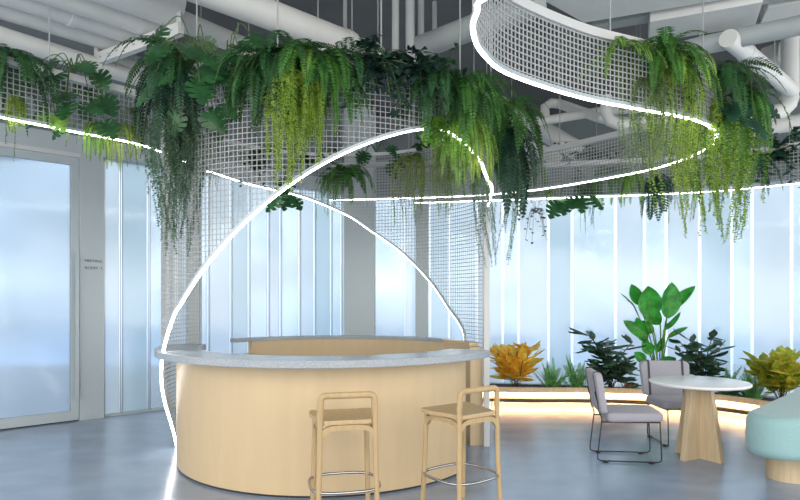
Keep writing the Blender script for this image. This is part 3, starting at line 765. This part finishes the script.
def monstera_leaf(mb, p, d, up, size, rng):
    """split heart leaf; d = direction to tip, up = face normal"""
    d = d.normalized(); s_ = d.cross(up).normalized(); n = s_.cross(d).normalized()
    def pt(a, b, sg): return p+d*(a*size)+s_*(b*size*sg)+n*(-.28*b*b*size-.10*a*a*size)
    outl = [(-.20, .12), (-.18, .34), (-.02, .50), (.20, .52), (.42, .45), (.62, .34), (.80, .20), (1.0, .0)]
    outl = [(-.20, .10), (-.20, .40), (.08, .56), (.40, .50), (.68, .34), (1.0, .0)]; N_ = 5
    for sg in (-1, 1):
        for k in range(N_):
            a0, a1 = k/N_*.98, (k+1)/N_*.98                  # along the midrib
            (oa0, ob0), (oa1, ob1) = outl[k], outl[k+1]
            g = .30 if k > 0 else .0
            i0a, i0b = a0*.9, .0
            e0a, e0b = oa0+(oa1-oa0)*g, ob0+(ob1-ob0)*g
            e1a, e1b = oa1-(oa1-oa0)*.06, ob1-(ob1-ob0)*.06
            m0a, m0b = a0*.9*.72+oa0*.28, ob0*.28; m1a, m1b = a1*.9*.72+oa1*.28, ob1*.28
            v = [pt(a0*.9, 0, sg), pt(a1*.9, 0, sg), pt(m1a, m1b, sg), pt(e1a, e1b, sg), pt((e0a+e1a)/2, (e0b+e1b)/2*1.05, sg), pt(e0a, e0b, sg), pt(m0a, m0b, sg)]
            if sg < 0: v.reverse()
            mb.add(v, [(0, 1, 2, 6), (6, 2, 3, 4, 5)] if sg > 0 else [(6, 5, 4, 0), (0, 4, 3, 2, 1)])
def monstera(label, loc, n=9, size=.17, spread=.35, lm='monstera', face=None, group='plants hanging from the mesh ribbons', drop=.2, rise=.12, el=(-.3, .8)):
    r = newr(); mf, ms = MB(), MB()
    for i in range(n):
        a = 2*PI*i/n+r.uniform(-.3, .3); e = r.uniform(*el)
        q = Vector((math.cos(a)*spread*r.uniform(.4, 1), math.sin(a)*spread*r.uniform(.2, .6), r.uniform(-drop, rise)))
        mid = Vector((q.x*.45, q.y*.45, max(q.z, 0)+.10))
        pts = catmull([Vector((0, 0, -.02)), mid, q], 6); ms.tube(pts, .004, 5, cap=False)
        d = Vector((math.cos(a)*.5, math.sin(a)*.3-.15, -.85+.5*r.random())); up = Vector((r.uniform(-.4, .4)+math.cos(a)*.3, -1, r.uniform(.1, .7)))
        monstera_leaf(mf, q, d, up, size*r.uniform(.75, 1.15), r)
    return plant('monstera', label, 'monstera', loc, mf, ms, lm, group=group)
def bush(label, loc, lm, n=150, rad=(.26, .16, .2), leaf=.065, name='ivy', cat='ivy', stems=16, group='plants hanging from the mesh ribbons', sm='stem'):
    r = newr(); mf, ms = MB(), MB()
    for i in range(stems):
        a = r.uniform(0, 2*PI); tip = Vector((math.cos(a)*rad[0]*r.uniform(.5, 1.05), math.sin(a)*rad[1]*r.uniform(.5, 1), r.uniform(-1, .9)*rad[2]))
        pts = catmull([Vector((0, 0, -.02)), Vector((tip.x*.5, tip.y*.5, max(tip.z, 0)*.7+.04)), tip], 7); ms.tube(pts, .0028, 4, cap=False)
        per = n//stems
        for k in range(per):
            f = (k+1)/per; q = f*(len(pts)-1); j = min(int(q), len(pts)-2); p = pts[j].lerp(pts[j+1], q-j)
            b = r.uniform(0, 2*PI); d = Vector((math.cos(b), math.sin(b), r.uniform(-.9, .25))).normalized(); s_ = d.cross(Vector((r.uniform(-.4, .4), r.uniform(-.4, .4), 1))).normalized()
            l = leaf*r.uniform(.7, 1.2); p = p+d*.015; nn = d.cross(s_)
            mf.add([p, p+d*l*.12+s_*l*.36+nn*l*.1, p+d*l*.5+s_*l*.30+nn*l*.1, p+d*l, p+d*l*.5-s_*l*.30+nn*l*.1, p+d*l*.12-s_*l*.36+nn*l*.1, p+d*l*.55],
                   [(0, 1, 2, 6), (6, 2, 3), (6, 3, 4), (0, 6, 4, 5)])
    return plant(name, label, cat, loc, mf, ms, lm, sm, group=group)

def at(xy, z=ZT-.09): return (xy.x, xy.y, z)
cf = lambda px, r=1.68: at(oncirc(px, r, True)); cb = lambda px, z=3.02: at(oncirc(px, 1.62, False), z)
rA = lambda px, z=3.49: at(onpath(px, pathA), z); rB = lambda px, w_=1, z=3.30: at(onpath(px, pathB, w_), z); rD = lambda px, z=3.44: at(onpath(px, pathD), z)

# --- ribbon by the door
fern('dense dark sword fern on the door ribbon, farther out than the monstera', rA(8, 3.47), 'dark', 30, .56, 4.0, .06, (-.5, .8))
monstera('dark monstera with split leaves on ribbon above the glass door', rA(74), 18, .18, .34, drop=.44, rise=.10)
monstera('bright yellow green monstera leaves coloured as if lit by the strip above the door', rA(50, 3.12), 2, .17, .06, 'light', drop=.06, rise=.0)  # strip light put into the colour: pale leaf material instead of monstera green
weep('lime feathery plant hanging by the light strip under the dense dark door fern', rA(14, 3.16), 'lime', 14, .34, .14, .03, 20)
fern('light green fern hanging below the ribbon over the lettered door post', rA(95, 3.1), 'light', 9, .34, 5, .045, (-.8, .2))
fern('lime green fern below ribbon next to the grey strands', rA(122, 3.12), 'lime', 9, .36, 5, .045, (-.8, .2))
weep('thin pale hanging sprays on the door ribbon beside the round screen', rA(132, 3.3), 'pale', 18, .62, .14, .024, 26)
weep('single long thin strand dangling in front of the glass door', rA(2, 3.05), 'greygreen', 3, .62, .03, .022, 26)
# --- left shoulder of the round screen
lp_ = oncirc(174, 1.68); lq_ = oncirc(196, 1.68)
fern('big dark sword fern on the door side of the round screen', at(lp_, ZT+.06), 'dark', 24, .60, 3.4, .065)
fern('blue green fern hanging under the big dark fern on the door side', at(lp_+Vector((.02, -.1)), 3.28), 'deep', 16, .62, 5, .07, (-.8, .5))
monstera('large dark many leaved monstera on top of the round screen', at(lq_, ZT+.02), 12, .19, .40, drop=.42, rise=.22)
weep('longest grey green strands hanging down the door side of the round screen', at(lp_+Vector((.02, -.05)), 3.0), 'greygreen', 40, 1.28, .16, .034, 54)
monstera('dark monstera leaves hanging in front of the big fern, door side of screen', at(oncirc(186, 1.84), ZT-.05), 9, .18, .30, drop=.45, rise=.12)
fern('blue green broad frond hanging among the grey strands', at(lp_+Vector((0, -.08)), 3.0), 'deep', 3, .55, 8, .10, (-1.4, -.6), npn=20, name='palm_frond')
monstera('tall monstera leaf standing above the round screen', cf(228), 5, .20, .2, drop=0.05, rise=.24)
weep('pale yellow green strings hanging inside the screen on the door side', at(oncirc(200, 1.52), 3.2), 'pale', 20, .95, .16, .022, 34)
weep('thin green vine hanging alone over bare mesh between monstera and lime strands', cf(243), 'mid', 10, .62, .08, .036, 30)
bush('dark trailing plant inside the screen behind the wire mesh, nearer the door', at(C+Vector((-.95, .75)), 3.05), 'deep', 130, (.4, .3, .28), .08, 'trailing_plant', 'hanging plant', 14)
bush('dark trailing plant inside the screen behind the arching ferns', at(C+Vector((-.35, 1.0)), 3.15), 'dark', 130, (.4, .3, .25), .08, 'trailing_plant', 'hanging plant', 14)
# --- front of the round screen
fern('dark arching sword fern on the screen next to the tall monstera', cf(262), 'dark', 24, .52, 4.2, .062, (-.4, 1))
fern('broad sword fern on the screen over the arch, long curved fronds', cf(322), 'mid', 30, .55, 4, .066, (-.4, 1))
fern('deep green sword fern between the dark arching fern and the broad fern', cf(292, 1.7), 'dark', 24, .5, 3.6, .062, (-.3, 1.1))
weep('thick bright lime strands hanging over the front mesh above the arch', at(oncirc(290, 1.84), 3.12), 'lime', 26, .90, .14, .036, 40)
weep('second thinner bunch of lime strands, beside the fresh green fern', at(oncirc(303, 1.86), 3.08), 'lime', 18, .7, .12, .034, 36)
fern('fresh green fern hanging straight down beside lime strands', cf(310, 1.74), 'light', 14, .56, 7, .05, (-.6, .6))
fern('small dark fern tucked behind the arching ferns', cf(345), 'dark', 16, .42, 3.4, .05)
bush('dark ivy clump on the screen between the broad fern and vertical pipes', at(oncirc(376, 1.80), 3.18), 'ivy', 330, (.24, .16, .28), .075, stems=26)
bush('dark ivy clump on the screen between vertical pipes and mid green fern', at(oncirc(417, 1.80), 3.2), 'ivy', 330, (.25, .16, .27), .075, stems=26)
bush('dark leafy trailing plant between ivy and palm fronds', cf(448), 'dark', 120, (.2, .15, .28), .06, 'trailing_plant', 'hanging plant', 14)
weep('pale lobed leaves hanging just under top of the arch', at(oncirc(434, 1.68), 2.93), 'light', 16, .26, .16, .045, 12, name='trailing_plant')
fern('bright fern over the lit bend of the arch', at(oncirc(462, 1.70), 3.02), 'light', 16, .52, 5, .055, (-.8, .5))
fern('lime fern hanging at the corner of arch and post', at(oncirc(478, 1.72), 2.95), 'lime', 9, .45, 6, .05, (-1, .2))
fern('dark green fern draped over screen behind the pale lobed leaves', cf(436, 1.7), 'dark', 20, .55, 4.5, .065, (-.6, .8))
fern('mid green fern on the screen above the end of the arch', cf(468, 1.72), 'mid', 22, .62, 4.5, .066, (-.6, .8))
rp_ = C+Vector((math.cos(R_(350)), math.sin(R_(350))))*1.7
fern('largest mid green fern cascading over the screen above the white post', at(rp_, 3.38), 'mid', 26, .72, 4.6, .07, (-.6, .8))
fern('long blue green palm fronds drooping beside the white post', at(rp_+Vector((.02, -.08)), 3.15), 'deep', 12, .80, 7, .11, (-1.1, .5), (-2.2, .9), 22, name='palm_frond')
weep('long fine strands hanging beside the white post', at(rp_+Vector((-.06, -.1)), 2.95), 'greygreen', 24, 1.25, .10, .03, 48)
weep('green vine hanging inside the screen next to the white post', cf(474, 1.5)[:2]+(3.2,), 'mid', 20, .85, .14, .03, 34)
# --- inside, at the back of the round screen
fern('dense dark green fern above the falling light line inside the screen', cb(346, 3.15), 'mid', 26, .52, 4, .06)
monstera('dark monstera inside the screen above the dense fern', cb(376, 3.42), 6, .19, .3, drop=.28, rise=.08)
monstera('monstera leaves hanging below back light line under the arch', cb(285, 3.05), 4, .22, .14, drop=.3, rise=0)
bush('dark leafy clump inside the screen at the back', cb(432, 3.4), 'dark', 110, (.34, .15, .2), .07, 'trailing_plant', 'hanging plant', 12)
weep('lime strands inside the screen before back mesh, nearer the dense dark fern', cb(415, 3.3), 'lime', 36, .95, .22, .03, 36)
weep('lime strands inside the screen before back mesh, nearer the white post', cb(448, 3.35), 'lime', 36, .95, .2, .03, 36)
weep('olive strands inside the screen beside the dense dark fern', cb(330, 3.1), 'light', 20, .6, .14, .024, 26)
# --- right loop
fern('light green fern on the loop at the start of its planting, over bare mesh', rB(622), 'light', 13, .42, 3.6, .05)
fern('bright green bushy fern on top of the loop', rB(662), 'mid', 30, .48, 3.4, .06)
fern('fresh green fern hanging below the loop top in the clump middle', rB(676), 'light', 18, .55, 5, .055, (-.6, .6))
weep('pale fine strands hanging under the bushy fern of the loop', at(onpath(648, pathB, 1), 3.1), 'pale', 30, .82, .12, .024, 36)
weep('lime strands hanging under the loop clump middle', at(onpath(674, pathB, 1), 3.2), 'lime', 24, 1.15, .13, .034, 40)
xr = onpath(712, pathB, 1)
fern('dark fern arching on the outer turn of the loop', at(xr+Vector((.1, .05)), 3.30), 'dark', 24, .55, 3.2, .065)
monstera('dark monstera leaves on the outer turn of the loop', at(xr+Vector((.22, -.1)), 3.22), 5, .19, .16, 'deep', drop=.35, rise=0)
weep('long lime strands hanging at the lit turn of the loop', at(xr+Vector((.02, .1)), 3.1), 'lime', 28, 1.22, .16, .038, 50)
weep('longest light green strands, outside the lit turn of the loop', at(xr+Vector((.22, .12)), 3.15), 'light', 30, 1.3, .16, .038, 52)
fern('mid green hanging fern on the outermost side of the loop clump', at(xr+Vector((.3, .1)), 3.2), 'mid', 14, .6, 5, .06, (-.6, .5))
# --- back ribbon
bush('large dark leafy clump on the back ribbon beyond the loop clump', rD(778, 3.3), 'deep', 330, (.52, .2, .42), .10, 'trailing_plant', 'hanging plant', 20)
fern('small dark fern on the back ribbon next to the large leafy clump', rD(757, 3.3), 'deep', 14, .6, 4, .08)
fern('mid green fern on the back ribbon above the sparse purple vine', rD(533, 3.38), 'mid', 16, .5, 4, .06, (-.4, .8))
bush('dark leafy plant along the back ribbon behind the far loop mesh', rD(600, 3.5), 'deep', 150, (.6, .15, .2), .08, 'trailing_plant', 'hanging plant', 16)
weep('green strands along the back ribbon beyond the lone palm fronds', rD(684, 3.2), 'light', 16, .7, .2, .032, 30)
monstera('monstera with notched leaves hanging under the back ribbon', rD(576, 3.12), 9, .25, .36, drop=.42, rise=0)
fern('mid green fern on the back ribbon next to the hanging monstera', rD(608, 3.3), 'mid', 14, .55, 4.5, .06)
weep('fine bluish strands below the back ribbon in the middle', rD(590, 3.1), 'greygreen', 12, .75, .16, .026, 30)
bush('sparse purple leaved vine hanging below the back ribbon', rD(536, 2.75), 'purple', 90, (.22, .1, .42), .05, 'trailing_plant', 'hanging plant', 14)
weep('lime strands below the back ribbon between purple vine and monstera', rD(553, 3.1), 'lime', 10, .4, .16, .03, 18)
fern('dark palm fronds hanging alone below back ribbon near loop clump', rD(656, 3.2), 'deep', 7, .55, 6, .11, (-1, 0), npn=16, name='palm_frond')
fern('light green fern hanging on the back ribbon before the lone palm fronds', rD(632, 3.25), 'light', 10, .5, 5, .05, (-.8, .3))

# --- planter plants
def ground(px, Y): return ((px-400)/F*Y, Y, .045)
GP = 'plants growing in the planter bed'
def croton(label, loc, h=.5, lm='croton', n=120):
    r = newr(); mf, ms = MB(), MB(); n = int(n*1.5)
    for i in range(13):
        a = r.uniform(0, 2*PI); rr = r.uniform(.03, .19)*h/.5; tip = Vector((math.cos(a)*rr, math.sin(a)*rr, h*r.uniform(.5, .82)))
        pts = catmull([Vector((0, 0, 0)), Vector((tip.x*.5, tip.y*.5, tip.z*.5)), tip], 5); ms.tube(pts, .006, 5, cap=False)
        for k in range(n//13+2):
            f = r.uniform(.45, 1); p = pts[int(f*(len(pts)-1))]; b = r.uniform(0, 2*PI); d = Vector((math.cos(b), math.sin(b), r.uniform(.1, 1.3))).normalized()
            s_ = d.cross(Vector((r.uniform(-.3, .3), r.uniform(-.3, .3), 1))).normalized(); l = r.uniform(.14, .23)*h/.5; nn = d.cross(s_); w_ = l*.21
            c0 = p+d*l*.35-nn*0; c1 = p+d*l*.75+Vector((0, 0, -.01))
            mf.add([p, c0+s_*w_+nn*.012, c1+s_*w_*.75+nn*.01, p+d*l+Vector((0, 0, -.03)), c1-s_*w_*.75+nn*.01, c0-s_*w_+nn*.012, c0, c1], [(0, 1, 6), (6, 1, 2, 7), (7, 2, 3), (7, 3, 4), (6, 7, 4, 5), (0, 6, 5)])
    return plant('croton', label, 'croton', loc, mf, ms, lm, 'stemgrey', group=GP)
croton('bright yellow orange croton shrub at the bar end of the planter', ground(517, 9.35), .86)
croton('yellow and green croton shrub behind the teal bench', ground(782, 8.3), .84, 'crotongreen', 170)
fern('small fresh fern standing next to the orange croton', ground(551, 9.3), 'fernfloor', 15, .58, 1.0, .06, (.8, 1.8), group=GP, name='ground_fern')
fern('small fresh fern standing next to the broad leaved shrub', ground(576, 9.25), 'fernfloor', 15, .55, 1.0, .06, (.8, 1.8), group=GP, name='ground_fern')
fern('low green fern seen just over the white table top', ground(727, 9.0), 'fernfloor', 14, .45, 1.0, .06, (.7, 1.8), group=GP, name='ground_fern')
fern('low green fern next to the yellow and green croton', ground(752, 8.75), 'fernfloor', 14, .52, 1.0, .06, (.7, 1.8), group=GP, name='ground_fern')
fern('small dark fern at the very end of the planter by the bar', ground(496, 9.3), 'dark', 12, .28, 1.8, .05, (.4, 1.3), group=GP, name='ground_fern')
def shrub(label, loc, h=.62, n=9, lm='cordyline', leaf=.30, wide=.36):
    r = newr(); mf, ms = MB(), MB()
    for i in range(n):
        a = 2*PI*i/n+r.uniform(-.3, .3); rr = wide*r.uniform(.25, .9); tip = Vector((math.cos(a)*rr, math.sin(a)*rr*.7, h*r.uniform(.35, .95)))
        pts = catmull([Vector((0, 0, 0)), Vector((tip.x*.3, tip.y*.3, tip.z*.6)), tip], 6); ms.tube(pts, .008, 5, cap=False)
        for k in range(9):
            f = .45+.55*k/8; p = pts[int(f*(len(pts)-1))]; b = r.uniform(0, 2*PI); d = Vector((math.cos(b), math.sin(b)*.8, r.uniform(-.15, .75))).normalized()
            s_ = d.cross(Vector((r.uniform(-.5, .5), r.uniform(-.5, .5), 1))).normalized(); l = leaf*r.uniform(.6, 1.05); nn = d.cross(s_); w_ = l*.185; sag = Vector((0, 0, -.12*l))
            v = [p]; 
            for q, ww, sg in ((.3, .8, .1), (.6, 1, .4), (.85, .55, .75)): v += [p+d*l*q+s_*w_*ww+nn*w_*.3+sag*sg, p+d*l*q+sag*sg, p+d*l*q-s_*w_*ww+nn*w_*.3+sag*sg]
            v.append(p+d*l+sag)
            mf.add(v, [(0, 1, 2), (0, 2, 3), (1, 4, 5, 2), (2, 5, 6, 3), (4, 7, 8, 5), (5, 8, 9, 6), (7, 10, 8), (8, 10, 9)])
    return plant('rubber_plant', label, 'shrub', loc, mf, ms, lm, 'stemgrey', group=GP)
shrub('dark spreading broad leaved shrub behind the side on chair', ground(610, 9.35), 1.0, 15, wide=.64, leaf=.40)
shrub('dark upright shrub behind the white table', ground(704, 9.3), 1.04, 13, wide=.48, leaf=.36)
bush('green leafy ground plant at the foot of the spreading shrub', ground(632, 9.1)[:2]+(.17,), 'dark', 70, (.16, .12, .12), .07, 'ground_plant', 'plant', 10, GP)
bush('dark leafy ground plant at the foot of the yellow and green croton', ground(738, 8.75)[:2]+(.16,), 'dark', 60, (.16, .12, .1), .07, 'ground_plant', 'plant', 10, GP)
def rosette(label, loc):
    r = newr(); mf, ms = MB(), MB(); ms.tube([(0, 0, 0), (0, 0, .08)], .012, 6)
    for i in range(22):
        a = 2.4*i; d = Vector((math.cos(a), math.sin(a), .3+.05*i)).normalized(); s_ = d.cross(Vector((0, 0, 1))).normalized(); leaf_quad(mf, Vector((0, 0, .06)), d, s_, .16, .025)
    return plant('bromeliad', label, 'bromeliad', loc, mf, ms, 'bromeliad', group=GP)
rosette('small reddish bromeliad rosette in front of the spreading shrub', ground(627, 9.0)[:2]+(.10,))
# tall bird of paradise with every blade a part of its own
bp_ = thing('bird_of_paradise', 'tall bright green plant with big paddle leaves at the planter centre', 'plant', ground(660, 9.5), 0, GP)
def blade(tipdir, base, ln, wd, face, fold=.25, m='banana'):
    d = tipdir.normalized(); s_ = d.cross(face).normalized(); n = s_.cross(d); mb = MB(); K = 12; vs = []; fs = []
    for k in range(K+1):
        f = k/K; w_ = wd*math.sin(PI*min(1, f**.85*.97+.03))**.75*(1 if f < 1 else 0); c_ = base+d*ln*f+Vector((0, 0, -.10*ln*f*f))
        for q in (-1, -.5, 0, .5, 1): vs.append(c_+s_*w_*q+n*(w_*fold*q*q))
    for k in range(K):
        for q in range(4): fs.append((5*k+q, 5*k+q+1, 5*k+6+q, 5*k+5+q))
    mb.add(vs, fs); return mb
# (blade base px, base y, tip px, tip y, half width m, face vector)
BL = [(650, 318, 648, 284, 0.155, (-.1, -1, .25)), (667, 318, 672, 280, 0.162, (.3, -1, .1)), (640, 305, 631, 283, 0.081, (-.5, -1, .3)), (635, 308, 620, 293, 0.041, (-.3, -.5, 1)), (668, 312, 696, 285, 0.081, (-.4, -.9, .6)),
      (660, 324, 640, 304, 0.101, (-.6, -.8, .4)), (646, 338, 623, 320, 0.081, (-.6, -.7, .6)), (664, 330, 681, 311, 0.095, (.7, -.6, .3)), (668, 338, 688, 327, 0.047, (.2, -.4, 1)), (654, 332, 634, 323, 0.095, (.1, -.9, .5)),
      (645, 342, 636, 316, 0.081, (-.5, -1, .2)), (652, 354, 642, 341, 0.081, (-.4, -1, .4)), (657, 352, 664, 336, 0.068, (.5, -1, .3)), (645, 362, 634, 352, 0.068, (-.4, -1, .5)), (660, 366, 676, 358, 0.081, (.3, -.6, .8))]
base0 = Vector(bp_.location); r = newr()
for i, (bx, by, tx, ty, wd, fc) in enumerate(BL):
    yo = 9.5+r.uniform(-.18, .18); b_ = P(bx, by, yo)-base0; t_ = P(tx, ty, yo+r.uniform(-.12, .1))-base0
    d = t_-b_; fixnormals(blade(d+Vector((0, 0, .1*d.length)), b_, d.length*1.05, wd*1.2, Vector(fc)).build('leaf_blade', L['banana'], bp_, smooth='all'))
    mb = MB(); mb.tube(catmull([Vector((r.uniform(-.04, .04), r.uniform(-.04, .04), 0)), Vector((b_.x*.35, b_.y*.4, b_.z*.5)), b_, b_+d*.5], 6), .010, 6); mb.build('leaf_stalk', L['light'], bp_, smooth=True)
